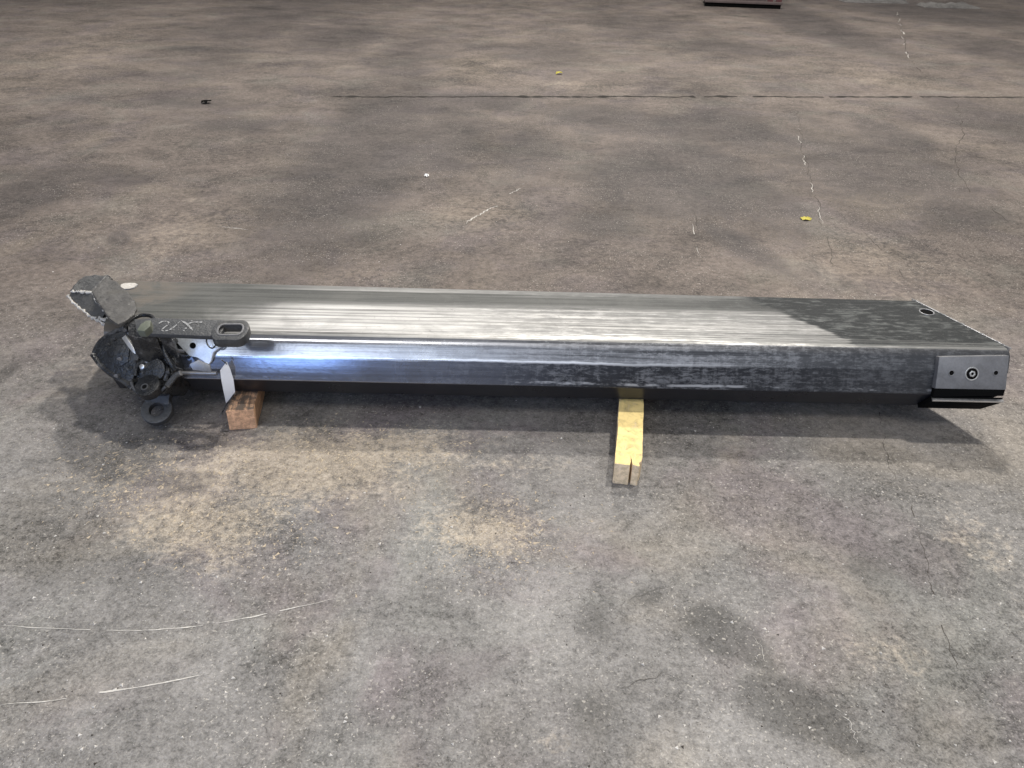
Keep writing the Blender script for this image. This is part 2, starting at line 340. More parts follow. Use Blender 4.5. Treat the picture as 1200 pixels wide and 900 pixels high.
def tube(name, pts, r, mat, parent, seg=10, closed=False, **k):
    bm = bmesh.new(); pts = [Vector(p) for p in pts]; rings = []; N = len(pts); prev = None
    for i, p in enumerate(pts):
        t = (pts[(i + 1) % N] - pts[i - 1]) if closed else (pts[min(i + 1, N - 1)] - pts[max(i - 1, 0)])
        t.normalize()
        a = (prev - t * prev.dot(t)).normalized() if prev else t.orthogonal().normalized()
        prev = a; b = t.cross(a)
        rr = r[i] if isinstance(r, (list, tuple)) else r
        rings.append([bm.verts.new(p + (a * math.cos(q) + b * math.sin(q)) * rr) for q in [2 * math.pi * j / seg for j in range(seg)]])
    for i in range(N if closed else N - 1):
        A, B = rings[i], rings[(i + 1) % N]
        for j in range(seg): bm.faces.new((A[j], A[(j + 1) % seg], B[(j + 1) % seg], B[j]))
    if not closed: bm.faces.new(rings[0][::-1]); bm.faces.new(rings[-1])
    return finish(bm, name, mat, parent, 0, **k)
def smooth_line(pts, n=6, closed=False):
    pts = [Vector(p) for p in pts]; out = []; N = len(pts)
    for i in range(N if closed else N - 1):
        g = lambda j: pts[j % N] if closed else pts[max(0, min(N - 1, j))]
        p0, p1, p2, p3 = g(i - 1), g(i), g(i + 1), g(i + 2)
        for s in range(n):
            t = s / n
            out.append(0.5 * ((2 * p1) + (p2 - p0) * t + (2 * p0 - 5 * p1 + 4 * p2 - p3) * t * t + (3 * p1 - p0 - 3 * p2 + p3) * t ** 3))
    if not closed: out.append(pts[-1])
    return out
def empty(name, loc, label, cat, group=None):
    o = bpy.data.objects.new(name, None); COL.objects.link(o); o.location = loc; o['label'] = label; o['category'] = cat
    if group: o['group'] = group
    bpy.context.view_layer.update()
    return o

# ------------------------------------------------------------------ floor
def axis(lo, hi, dense_lo, dense_hi, d, g=1.06):
    a = list(np.arange(dense_lo, dense_hi + d, d)); s = d
    while a[-1] < hi: s *= g; a.append(a[-1] + s)
    s = d
    while a[0] > lo: s *= g; a.insert(0, a[0] - s)
    return np.array(a)
gx = axis(-40, 40, -2.6, 2.6, 0.0125); gy = axis(-12, 60, 0.7, 3.6, 0.0125)
GX, GY = np.meshgrid(gx, gy); nx, ny = len(gx), len(gy)
co = np.stack([GX.ravel(), GY.ravel(), np.zeros(nx * ny)], 1)
idx = np.arange(nx * ny).reshape(ny, nx)
quads = np.stack([idx[:-1, :-1], idx[:-1, 1:], idx[1:, 1:], idx[1:, :-1]], -1).reshape(-1, 4)
me = bpy.data.meshes.new('floor'); me.vertices.add(len(co)); me.vertices.foreach_set('co', co.ravel())
me.loops.add(quads.size); me.loops.foreach_set('vertex_index', quads.ravel().astype(np.int32))
me.polygons.add(len(quads)); me.polygons.foreach_set('loop_start', np.arange(0, quads.size, 4, dtype=np.int32)); me.polygons.foreach_set('loop_total', np.full(len(quads), 4, np.int32))
me.update(); me.validate()
def splat(lst):
    m_ = np.zeros(len(co))
    for (x, y, rx, ry, st, ang) in lst:
        c = onz(x, y); ex = onz(x + rx, y) - c; ey = onz(x, y - ry) - c
        lx, ly = max(ex.length, 1e-3), max(ey.length, 1e-3)
        a = math.radians(ang); dx, dy = co[:, 0] - c.x, co[:, 1] - c.y
        u = (dx * math.cos(a) + dy * math.sin(a)) / lx; v = (-dx * math.sin(a) + dy * math.cos(a)) / ly
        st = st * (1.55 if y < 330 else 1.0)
        m_ = np.maximum(m_, st * np.exp(-(u * u + v * v) * 0.9))
    return m_
dark = splat([(1010, 190, 130, 50, .42, 0), (620, 175, 60, 40, .35, 0), (900, 240, 60, 40, .40, 0), (250, 70, 60, 30, .3, 0), (480, 60, 60, 34, .36, 0), (750, 30, 90, 20, .36, 0),(430, 175, 75, 70, .62, 0), (520, 160, 70, 40, .45, 0), (790, 215, 110, 34, .66, 0), (860, 150, 60, 26, .5, 0), (1000, 215, 50, 20, .45, 0), (1160, 140, 60, 30, .45, 0), (1080, 210, 60, 24, .5, 0), (280, 145, 80, 10, .45, 0), (640, 60, 80, 12, .4, 0), (400, 40, 80, 20, .42, 0), (620, 330, 60, 8, .3, 0), (330, 235, 50, 14, .38, 0), (700, 262, 60, 18, .42, 0), (1170, 60, 60, 20, .45, 0),(20, 232, 45, 22, .85, 0), (4, 440, 12, 16, .8, 0), (140, 280, 12, 9, .7, 30), (845, 742, 46, 24, 1.15, -30), (885, 772, 30, 12, .8, -35),
              (925, 828, 62, 30, 1.2, -25), (985, 866, 34, 16, .85, -35), (700, 730, 36, 30, .62, 25), (760, 700, 36, 12, .62, 28), (705, 835, 45, 40, .60, 20),
              (440, 185, 60, 60, .55, 0), (470, 125, 80, 12, .55, 0), (560, 118, 55, 7, .95, 0), (800, 200, 90, 40, .62, 0), (780, 150, 100, 16, .45, 0), (865, 285, 26, 36, .5, 20),
              (1045, 160, 45, 18, .55, 0), (1120, 250, 70, 30, .40, -20), (700, 135, 70, 12, .55, 0), (320, 20, 90, 30, .4, 0), (930, 20, 40, 26, .65, 0), (1100, 14, 90, 14, .55, 0), (850, 55, 60, 8, .5, 0),
              (220, 122, 70, 8, .45, 0), (90, 205, 120, 12, .4, 0), (1020, 665, 36, 26, .5, -15), (520, 690, 40, 22, .35, 20), (300, 690, 60, 18, .3, 10), (250, 840, 90, 30, .32, 0), (75, 670, 60, 40, .28, 0),
              (190, 695, 30, 22, .35, 0), (560, 790, 60, 26, .25, 0), (680, 560, 30, 22, .25, 0), (1180, 560, 40, 40, .3, 0)])
tan = splat([(350, 545, 130, 40, 1.05, 0), (250, 610, 100, 46, .78, 0), (450, 525, 120, 26, .75, 0), (570, 620, 75, 40, .66, 0), (150, 560, 50, 30, .40, 0), (600, 545, 90, 14, .45, 0),
             (1150, 640, 60, 60, .40, 0), (1040, 765, 70, 26, .42, 0), (560, 250, 80, 22, .45, 15), (230, 270, 120, 40, .36, 0), (1010, 300, 120, 40, .36, 0), (70, 70, 110, 50, .36, 0), (560, 80, 60, 20, .45, 0),
             (680, 100, 90, 8, .4, 0), (1030, 90, 60, 16, .45, 0), (690, 230, 60, 30, .3, 0), (100, 420, 40, 30, .42, 0), (640, 870, 36, 20, .32, 0), (960, 160, 40, 16, .4, 0), (380, 320, 140, 12, .35, 0)])
for nm, arr in (('dark', dark), ('tan', tan)):
    at = me.attributes.new(nm, 'FLOAT', 'POINT'); at.data.foreach_set('value', arr.astype(np.float32))
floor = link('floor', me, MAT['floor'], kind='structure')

def strip(name, px, wdt, mat, z=0.0012, jit=0.006, step=0.012, gap=0.0, parent=floor, seed=1):
    """thin irregular mark lying on the floor along a polyline"""
    r = random.Random(seed); P = [onz(x, y) for x, y in px]
    P = smooth_line(P, 8); L = []; 
    for a, b in zip(P[:-1], P[1:]):
        k = max(1, int((b - a).length / step))
        for i in range(k): L.append(a.lerp(b, i / k))
    L.append(P[-1]); bm = bmesh.new(); pv = None; off = 0
    for i, p in enumerate(L):
        t = (L[min(i + 1, len(L) - 1)] - L[max(0, i - 1)]); t.z = 0; t.normalize(); s = Vector((-t.y, t.x, 0))
        off = off * 0.85 + r.uniform(-1, 1) * jit
        ww = wdt * (0.35 + 0.9 * abs(mnoise.noise(Vector((i * 0.23, seed * 7.1, 0)))) * 2) * min(1, i / 6 + .15, (len(L) - 1 - i) / 6 + .15)
        c = p + s * off; c.z = z
        cur = (bm.verts.new(c - s * ww / 2), bm.verts.new(c + s * ww / 2))
        if pv and mnoise.noise(Vector((i * 0.11, seed * 3.3, 5))) > gap - 0.5: bm.faces.new((pv[0], cur[0], cur[1], pv[1]))
        pv = cur
    for v in [v for v in bm.verts if not v.link_faces]: bm.verts.remove(v)
    me = bpy.data.meshes.new(name); bm.to_mesh(me); bm.free()
    return link(name, me, mat, parent)
strip('floor_crack', [(1026, 470), (1040, 530), (1060, 585), (1072, 625), (1090, 690), (1110, 755), (1121, 790)], 0.0019, MAT['crack'], seed=2, gap=0.28)
strip('floor_crack', [(935, 128), (940, 185), (950, 215), (966, 268), (976, 330)], 0.0036, MAT['crack'], seed=3, gap=0.3, jit=.012, step=.03)
strip('floor_crack', [(1122, 114), (1126, 150), (1122, 188), (1136, 218), (1180, 262)], 0.0065, MAT['crack'], seed=4, gap=0.2, jit=.015, step=.04)
strip('floor_crack', [(812, 246), (820, 300)], 0.0036, MAT['crack'], seed=5, gap=0.2, step=.03)
strip('floor_crack', [(1052, 14), (1062, 55), (1084, 92)], 0.008, MAT['crack'], seed=6, gap=0.3, jit=.02, step=.08)
strip('floor_crack', [(1010, 270), (1045, 305), (1065, 330)], 0.0036, MAT['crack'], seed=8, gap=0.3, step=.03)
strip('floor_crack', [(715, 715), (740, 700), (775, 688)], 0.0016, MAT['crack'], seed=9, gap=0.3)
strip('floor_crack', [(725, 808), (760, 796), (790, 787)], 0.0016, MAT['crack'], seed=10, gap=0.3)
strip('floor_scratch', [(0, 733), (100, 738), (200, 737), (300, 722), (400, 700)], 0.0032, MAT['scratch'], seed=12, gap=0.34, jit=.001)
strip('floor_scratch', [(0, 826), (60, 821), (110, 812), (170, 805), (245, 790)], 0.0036, MAT['scratch'], seed=13, gap=0.34, jit=.001)
strip('floor_scratch', [(545, 262), (580, 240), (612, 215)], 0.010, MAT['scratch'], seed=14, gap=0.35, jit=.012)
strip('floor_scratch', [(255, 265), (290, 270)], 0.008, MAT['scratch'], seed=15, gap=0.25)
strip('floor_scratch', [(1052, 14), (1062, 55), (1070, 70)], 0.010, MAT['scratch'], seed=16, gap=0.45, jit=.02, step=.06, z=.0020)
strip('floor_scratch', [(935, 150), (942, 195), (965, 262)], 0.005, MAT['scratch'], seed=17, gap=0.5, jit=.012, step=.03, z=.0020)
strip('floor_scratch', [(812, 262), (820, 302)], 0.006, MAT['scratch'], seed=18, gap=0.4, jit=.006, step=.03, z=.0020)
strip('floor_scratch', [(880, 745), (895, 765), (902, 775)], 0.002, MAT['scratch'], seed=19, gap=0.3)
strip('floor_scratch', [(975, 830), (992, 850), (1003, 872)], 0.003, MAT['scratch'], seed=20, gap=0.3)
strip('added_seam', [(386, 113.5), (600, 113.5), (800, 113.5), (1000, 113.5), (1206, 114)], 0.075, MAT['seam'], seed=21, gap=0.06, jit=.010, step=.03)  # added dark line across the far floor, not a joint between slabs

# ------------------------------------------------------------------ boom section
boom = empty('crane_boom_section', (0.1, 2.53, 0.082), 'long worn steel crane boom section lying across two timbers', 'boom section')
def rounded(poly, rads, seg=5):
    out = []; N = len(poly)
    for i in range(N):
        p = Vector(poly[i]); a = Vector(poly[i - 1]); b = Vector(poly[(i + 1) % N]); r = rads[i]
        da, db = (a - p).normalized(), (b - p).normalized()
        ang = da.angle(db); t = min(r / math.tan(ang / 2), 0.45 * (a - p).length, 0.45 * (b - p).length)
        q0, q1 = p + da * t, p + db * t
        for s in range(seg + 1):
            u = s / seg; out.append(((1 - u) ** 2) * q0 + 2 * u * (1 - u) * p + u * u * q1)
    return out
ZT, ZB = 0.3204, 0.082
SEC = [(2.341, ZB), (2.275, 0.171), (2.3015, 0.2525), (2.344, ZT), (2.724, ZT), (2.790, 0.2525), (2.816, 0.171), (2.750, ZB)]
RAD = [.012, .010, .020, .060, .030, .016, .010, .012]
outer = rounded(SEC, RAD, 8)
cy, cz = 2.545, 0.20
inner = [Vector((cy + (v.x - cy) * (1 - 0.010 / 0.24), cz + (v.y - cz) * (1 - 0.010 / 0.12))) for v in outer]
XPULL = 0.42
def xend(v): return 1.722 - 0.456 * (v.x - 2.361) - (ZT - max(v.y, 0.171)) * XPULL
def xstart(v): return -1.40 - 0.36 * (v.x - 2.28)
bm = bmesh.new()
NS = 24
def ring(sec, u): return [bm.verts.new((xstart(v) * (1 - u) + xend(v) * u, v.x + (0.034 * (1 - u) if v.x > 2.6 else 0), v.y)) for v in sec]
ro = [ring(outer, i / NS) for i in range(NS + 1)]; ri = [ring(inner, i / NS) for i in range(NS + 1)]
K = len(outer); mi = []
for i in range(NS):
    for j in range(K):
        k = (j + 1) % K
        f = bm.faces.new((ro[i][j], ro[i + 1][j], ro[i + 1][k], ro[i][k]))
        zc = (outer[j].y + outer[k].y) / 2; yc = (outer[j].x + outer[k].x) / 2
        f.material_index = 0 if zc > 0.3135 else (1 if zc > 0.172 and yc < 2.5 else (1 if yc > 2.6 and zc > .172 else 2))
        g = bm.faces.new((ri[i][k], ri[i + 1][k], ri[i + 1][j], ri[i][j])); g.material_index = 3
for j in range(K):
    k = (j + 1) % K
    for A, B in ((ro[0], ri[0]), (ri[NS], ro[NS])):
        f = bm.faces.new((A[j], A[k], B[k], B[j])); f.material_index = 4
bmesh.ops.recalc_face_normals(bm, faces=bm.faces)
for f in bm.faces: f.smooth = True
for e in bm.edges:
    if len(e.link_faces) == 2 and e.calc_face_angle(0) > math.radians(35): e.smooth = False
me = bpy.data.meshes.new('boom_shell'); bm.to_mesh(me); bm.free()
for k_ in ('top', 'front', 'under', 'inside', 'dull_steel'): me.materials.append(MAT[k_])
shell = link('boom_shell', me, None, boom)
# cut edge bead along the slanted end of the top plate
PT = (0, 0, ZT); NZ = (0, 0, 1)
tube('rim', [(xend(Vector((y, z))) + .002, y, z) for y, z in [(v.x, v.y) for v in outer if v.y > 0.312]], 0.0032, MAT['dull_steel'], boom, 8)
for y0_, y1_, sd in ((2.70, 2.735, 1), (2.52, 2.63, 2), (2.345, 2.40, 3), (2.44, 2.455, 4)):
    q = random.Random(sd); ys = [y0_ + (y1_ - y0_) * i / 14 for i in range(15)]
    tube('worn_rim', [(xend(Vector((y, ZT))) + .002 + q.uniform(-.001, .001), y, ZT + .001) for y in ys], [.0036 * q.uniform(.3, 1.15) for _ in ys], MAT['steel'], boom, 6)
# ring bushing near the far corner of the open end
c = onplane(1086, 366, PT, NZ)
b_ = disc('bushing', c + Vector((0, 0, .003)), NZ, 0.028, 0.02, MAT['dull_steel'], boom, hole=0.0225)
disc('hole', c + Vector((0, 0, .0012)), NZ, 0.0228, 0.002, MAT['hole'], b_, bev=0)
# slot window at the far left of the top
sl = [onplane(x, y, (0, 0, ZT + .003), NZ) for x, y in ((141, 337.5), (142, 333.5), (147, 331.9), (158, 331.9), (161, 333.6), (157, 337), (152, 338.4), (145, 338.8))]
prism('slot_collar', [p + (p - sum(sl, Vector()) / len(sl)) * 0.10 for p in sl], (0, 0, -.006), MAT['dull_steel'], boom, .001)
prism('slot_pad', [p + Vector((0, 0, .0015)) for p in sl], (0, 0, -.004), MAT['scratch'], boom, 0)

# bolted wear pad on the flank at the open end
nP = Vector((0, -math.cos(math.radians(24)), math.sin(math.radians(24))))
pP = Vector((0, 2.245, 0.171))
pad = plate_px('wear_pad', [(1101, 418), (1183, 416.5), (1179, 457), (1096, 455.5)], pP, nP, 0.028, MAT['plate'], boom, 0.004)
for x, y, r in ((1115, 437, .011), (1167, 437, .010)):
    c = onplane(x, y, pP, nP)
    rr = disc('bolt_hole', c + nP * .0012, nP, r, .003, MAT['dull_steel'], pad, hole=r * .72, bev=.0005)
    disc('hole', c + nP * .0008, nP, r * .74, .002, MAT['hole'], pad, bev=0)
c = onplane(1139, 438, pP, nP)
disc('bolt_recess', c + nP * .0015, nP, .024, .004, MAT['steel'], pad, hole=.0195, bev=.0008)
disc('hole', c + nP * .0008, nP, .0197, .002, MAT['hole'], pad, bev=0)
disc('bolt_head', c + nP * .004, nP, .0115, .006, MAT['steel'], pad, seg=6, hole=.005, bev=.001)
# packing behind the pad, so that it is carried by the flank
plate_px('pad_packing', [(1106, 424), (1172, 422), (1170, 452), (1102, 451)], pP - nP * .028, nP, 0.035, MAT['under'], boom, 0.003)
# lower guide strip: bright upper edge, dark face below
nL = Vector((0, -0.80, -0.60)); nL.normalize()
pL = Vector((0, 2.262, 0.158))
def lowp(x, y): return onplane(x, y, pL, Vector((0, -0.95, -0.05)).normalized())
def low3(X_, Y_, Z_): return Vector((X_, Y_, Z_))
xa, xb = ony(1093, 464, 2.262).x, ony(1178, 462, 2.262).x
xc, xd = ony(1150, 478, 2.315).x, ony(1076, 478, 2.315).x
prism('guide_strip', [(xa, 2.255, .158), (xb, 2.255, .158), (xc, 2.318, .086), (xd, 2.318, .086)], (0, .012, .012), MAT['hole'], boom, .002)
plate_px('gap_shade', [(1096, 455), (1178, 456.5), (1176, 464), (1093, 465)], (0, 2.258, .165), (0, -1, 0.15), .03, MAT['hole'], boom, .001)  # near-black plate added to stand for the shaded gap below the pad
prism('guide_edge', [(xa, 2.2535, .1625), (xb, 2.2535, .1625), (xb, 2.270, .1675), (xa, 2.270, .1675)], (0, 0, -.006), MAT['steel'], boom, .001)

# --- head bracket at the far left corner (two chipped facets)
hb_n1 = Vector((-0.10, -0.15, 1)).normalized(); hb_p = onplane(107, 342, (0, 0, .362), NZ)
hb_n2 = Vector((-0.25, -0.52, 0.82)).normalized()
head = plate_px('head_bracket', [(82, 341), (92, 327), (97, 323.5), (112, 321.5), (126, 322.5), (119, 330), (108, 342)], hb_p, hb_n1, 0.075, MAT['grey'], boom, .006)
plate_px('head_bracket', [(80, 346), (84, 341.5), (107, 342), (113, 353), (125, 368), (131, 378), (128, 384), (118, 377), (104, 369), (92, 360)], hb_p, hb_n2, 0.075, MAT['grey'], boom, .006)
plate_px('hook_plate', [(108, 342), (119, 330), (126, 323), (130, 326), (137, 331), (146, 340), (158, 352), (160, 362), (158, 368), (147, 376), (138, 380), (127, 372)], (0, 0, .3270), (0.02, -0.02, 1), 0.010, MAT['scaled'], boom, .002)
# dark rib between bracket and plate
tube('rib', smooth_line([onplane(x, y, (0, 0, .350), NZ) for x, y in ((107, 344), (112, 337), (119, 329), (125, 324.5), (130, 328))], 5), 0.008, MAT['black'], boom, 8)
def chips(px, p, n, r=.0045, seed=1, mat='scratch'):
    q = random.Random(seed); n = Vector(n).normalized(); L = smooth_line([onplane(x, y, p, n) for x, y in px], 7)
    L = [v + Vector((q.uniform(-1, 1), q.uniform(-1, 1), q.uniform(-1, 1))) * .0025 for v in L]
    return tube('chipped_edge', L, [r * q.uniform(.15, 1.3) for _ in L], MAT[mat], boom, 6)
chips([(80, 346.5), (85, 354), (93, 361), (104, 369.5), (112, 374), (118, 377.5), (123, 381)], hb_p, hb_n2, .0060, 3)
chips([(83, 341.5), (92, 342), (100, 342.5), (107, 342.5)], hb_p, hb_n1, .0055, 4)
chips([(108, 343), (113, 353), (121, 363), (126, 369)], hb_p, hb_n2, .0035, 5)
chips([(116, 372), (121, 375), (127, 374), (131, 369)], hb_p, hb_n2, .0060, 6)
chips([(118, 337), (123, 335), (128, 332)], (0, 0, .334), NZ, .005, 7)
tube('rib', smooth_line([onplane(x, y, hb_p, hb_n2) for x, y in ((109, 345), (114, 354), (121, 363), (127, 371))], 5), [.003 + .002 * random.random() for _ in range(16)], MAT['black'], boom, 6)
for i_, (x, y) in enumerate(((116, 347), (122, 341), (128, 345), (133, 338), (121, 355), (130, 357), (138, 350), (127, 366), (136, 364), (142, 358), (131, 350), (139, 370))):
    q = random.Random(i_); a_ = q.uniform(-1.2, 1.2); l_ = q.uniform(2, 5)
    pts_ = [(x + math.cos(a_) * l_ * t + q.uniform(-.8, .8), y - math.sin(a_) * l_ * t * .6 + q.uniform(-.6, .6)) for t in (-1, -.3, .3, 1)]
    chips(pts_, (0, 0, .3275), NZ, .0042 if i_ % 2 else .006, 30 + i_, 'scratch' if i_ % 3 == 0 else 'hole')
# foot lobe with a small hole
fp = onplane(132, 380, (0, 2.30, .31), (-.2, -.75, .63)); fn = Vector((-.2, -.75, .63)).normalized()
foot = plate_px('bracket_foot', [(122, 374), (130, 369), (143, 372), (148, 380), (144, 389), (133, 393), (125, 390), (121, 382)], fp, fn, .05, MAT['grey'], boom, .006)
disc('hole', onplane(127.5, 390.0, fp, fn) + fn * .001, fn, .010, .002, MAT['hole'], foot, bev=0)
disc('hole', onplane(124, 371, hb_p, hb_n2) + hb_n2 * .001, hb_n2, .012, .002, MAT['hole'], foot, bev=0)

# --- black head casting on the near left
cF = 2.235
body_px = [(107, 415), (112, 404), (119, 396), (132, 388), (150, 381), (176, 380), (197, 386), (202, 404), (203, 436), (199, 452), (192, 461), (172, 463), (158, 459), (147, 451), (130, 441), (118, 430)]
cn = Vector((-0.12, -0.80, 0.58)).normalized(); cp = ony(165, 425, cF)
cast = plate_px('head_casting', body_px, cp - cn * .020, cn, 0.135, MAT['black'], boom, .007)
cover = plate_px('cheek_plate', [(111, 414), (116, 403), (124, 396), (134, 391), (147, 386.5), (160, 395), (164, 412), (160, 430), (155, 446), (147, 447), (131, 437), (120, 427)], cp - cn * .006, cn, .03, MAT['black'], cast, .004)
plate_px('cheek_step', [(124, 412), (130, 402), (142, 396), (152, 404), (150, 424), (140, 430), (128, 424)], cp - cn * .001, cn, .012, MAT['black'], cast, .003)
plate_px('cheek_plate', [(166, 392), (184, 391), (196, 397), (200, 412), (199, 430), (190, 420), (176, 414), (166, 408)], cp - cn * .008, cn, .03, MAT['black'], cast, .004)
# raised web and rims on the casting
def rib(px, r, mat='black', lift=-.012):
    return tube('casting_rib', smooth_line([onplane(x, y, cp + cn * lift, cn) for x, y in px], 5), r, MAT[mat], cast, 8)
rib([(109, 415), (119, 428), (131, 438), (146, 447), (156, 455)], .011)
rib([(110, 414), (116, 402), (128, 392), (146, 384)], .008)
rib([(121, 431), (128, 432), (133, 429), (140, 433), (150, 441)], .006)
rib([(168, 409), (180, 408.5), (192, 409)], .007)
rib([(160, 394), (166, 402), (172, 409)], .007)
rib([(158, 440), (160, 430), (168, 424), (180, 421), (190, 424), (196, 434), (194, 446)], .009)
rib([(186, 396), (193, 404), (200, 412), (204, 424)], .008)
rib([(196, 452), (201, 446), (206, 440), (212, 437)], .010, 'grey')
prism('shim_plate', [onplane(x, y, cp + cn * .004, cn) for x, y in ((142.5, 396), (147, 392.5), (157, 408), (159, 415), (155, 413))], -cn * .03, MAT['steel'], cast, .001)
prism('shim_plate', [onplane(x, y, cp - cn * .004, cn) for x, y in ((148, 390), (152, 389), (168, 406), (163, 407))], -cn * .02, MAT['plate'], cast, .001)
# pins, bolts
bn = Vector((-0.10, -0.45, 0.88)).normalized()
boss = disc('pin_boss', onplane(172, 451, cp - cn * .012, bn), bn, .042, .035, MAT['black'], cast, bev=.006)
rib([(154, 448), (158, 457), (166, 462.5), (176, 463.5), (186, 460), (194, 453)], .0055, 'bar', .002)
disc('pin', onplane(169, 453, cp + cn * .004, bn), bn, .013, .03, MAT['bar'], cast, hole=.008, bev=.002)
disc('hole', onplane(169, 453, cp + cn * .003, bn), bn, .0085, .002, MAT['hole'], cast, bev=0)
disc('pin_boss', onplane(180, 433, cp + cn * .006, cn), cn, .040, .06, MAT['black'], cast, bev=.006)
disc('bolt_head', onplane(166, 429.5, cp + cn * .016, cn), cn, .010, .03, MAT['steel'], cast, seg=6, bev=.0015)
disc('bolt_head', onplane(172, 423, cp + cn * .006, cn), cn, .009, .03, MAT['dull_steel'], cast, seg=6, bev=.0015)
for x, y in ((150, 420), (139, 413), (146, 436), (152, 431), (132, 425), (203, 424), (186, 448), (190, 416), (201, 399), (184, 400), (160, 386)):
    disc('bolt_head', onplane(x, y, cp - cn * .004, cn), (cn + Vector((random.uniform(-.3, .3), 0, random.uniform(-.2, .3)))).normalized(), random.uniform(.007, .012), .03, MAT['black' if random.random() < .6 else 'bar'], cast, seg=6, bev=.0015)
# pieces of pipe and hose
tube('hose', smooth_line([onplane(x, y, cp + cn * l, cn) for x, y, l in ((198, 392, .0), (192, 401, .012), (194, 414, .016), (200, 425, .012), (205, 433, .0))], 6), .009, MAT['black'], cast, 10)
tube('hose', smooth_line([onplane(x, y, cp + cn * l, cn) for x, y, l in ((165, 388, .0), (178, 393, .012), (188, 402, .010), (192, 414, .0))], 6), .008, MAT['black'], cast, 10)
for i_, (x, y) in enumerate(((127, 404), (134, 398), (141, 421), (158, 424), (176, 414), (183, 411), (208, 411), (206, 431), (180, 444), (155, 447), (137, 441), (198, 437), (170, 400), (187, 392))):
    nn = (cn + Vector((random.uniform(-.5, .5), random.uniform(-.3, .3), random.uniform(-.3, .5)))).normalized()
    prism('casting_scrap', [onplane(x, y, cp, cn) + cn * .006 + Vector((math.cos(a_) * random.uniform(.005, .013), 0, math.sin(a_) * random.uniform(.004, .010))) for a_ in (0, 1.3, 2.5, 3.9, 5.1)], -nn * .03, MAT[('black', 'black', 'dull_steel', 'bar')[i_ % 4]], cast, .0015)
tube('guard_rim', smooth_line([onplane(x, y, (0, 0, .345), NZ) for x, y in ((146, 387), (149, 380), (156, 373.5), (166, 369.5), (177, 370.5), (180.5, 376), (178, 383), (171, 390))], 6), .007, MAT['black'], boom, 8)
plate_px('guard_cover', [(160, 387), (164, 380), (171, 375), (177, 375), (176, 382), (169, 388)], (0, 0, .334), (0, -.3, 1), .02, MAT['olive'], boom, .003)
# lug ring
ln = Vector((0.10, -0.55, 0.83)).normalized(); lp = onplane(183, 479.5, (0, 2.19, .085), ln)
lp = onplane(183, 479.5, (-1.28, 2.215, .082), ln)
lug = disc('lug_eye', lp, ln, .053, .030, MAT['grey' if False else 'bar'], boom, hole=.024, bev=.006)
plate_px('lug_neck', [(171, 473), (173, 461), (184, 455), (200, 450), (203, 458), (197, 468), (195, 474), (184, 470)], lp + ln * .002, ln, .028, MAT['bar'], boom, .005)

nk = lp + Vector((0, .012, 0))
plate_px('lug_neck', [(169, 474), (171, 463), (176, 455), (196, 451), (202, 456), (198, 466), (198, 475), (184, 471)], nk, (0.05, -0.86, 0.50), .028, MAT['bar'], boom, .004)
# --- pale mounting plate on the flank and its fittings
mn = Vector((0, -math.cos(math.radians(30)), math.sin(math.radians(30)))); mp = Vector((0, 2.288, .262))
mount = plate_px('mounting_plate', [(203, 397), (217, 393), (262, 393.5), (262, 404), (250, 413), (247, 424), (243, 428), (238, 423), (231, 419), (222, 417), (216, 411)], mp, mn, .016, MAT['pale_glare'], boom, .002)
disc('hole', onplane(226, 405, mp, mn) + mn * .001, mn, .0105, .002, MAT['hole'], mount, bev=0)
disc('hole', onplane(205.5, 404.5, mp, mn) + mn * .001, mn, .009, .002, MAT['hole'], mount, bev=0)
plate_px('bracket_tab', [(207, 412), (213, 412), (222, 426), (219, 431), (211, 425)], mp + mn * .012, Vector((-.35, -.75, .55)), .010, MAT['pale_glare'], boom, .002)
plate_px('bracket_tab', [(222, 427), (232, 422), (246, 428), (248, 437), (238, 435), (226, 434)], mp + Vector((0, -.006, -.04)), Vector((.2, -.9, .35)), .012, MAT['dull_steel'], boom, .002)
tube('pipe', [onplane(x, y, (0, 2.262, .2), (0, 1, 0)) for x, y in ((208, 437), (254, 437.5))], .0075, MAT['dull_steel'], boom, 10)
tube('wire', smooth_line([onplane(x, y, mp + mn * .03, mn) for x, y in ((243, 394), (242, 400), (244, 405), (249, 408), (254, 403), (259, 396))], 6), .003, MAT['black'], boom, 6)
# hanging paper label
tag = bmesh.new(); cols = []
tp = [((265, 424.5), (266, 424)), ((258, 434), (270, 433)), ((259.5, 446), (273.5, 444)), ((262, 459), (275.5, 459)), ((265, 473), (266.5, 472))]
for i, (a, b) in enumerate(tp):
    yy = 2.268 - .012 * math.sin(i * 1.1); cols.append((tag.verts.new(ony(*a, yy)), tag.verts.new(ony(*b, yy + .008))))
for a, b in zip(cols[:-1], cols[1:]): tag.faces.new((a[0], a[1], b[1], b[0]))
bmesh.ops.subdivide_edges(tag, edges=tag.edges, cuts=2, smooth=0.5)
r_ = bmesh.ops.solidify(tag, geom=tag.faces[:], thickness=.0008)
finish(tag, 'paper_label', MAT['paper'], boom)
tube('cord', smooth_line([ony(x, y, 2.262) for x, y in ((259, 421), (263, 424), (266, 427))], 4), .002, MAT['black'], boom, 6)
tube('cord', smooth_line([ony(x, y, 2.262) for x, y in ((275, 461), (270, 468), (264, 476), (258, 489))], 4), .003, MAT['black'], boom, 6)

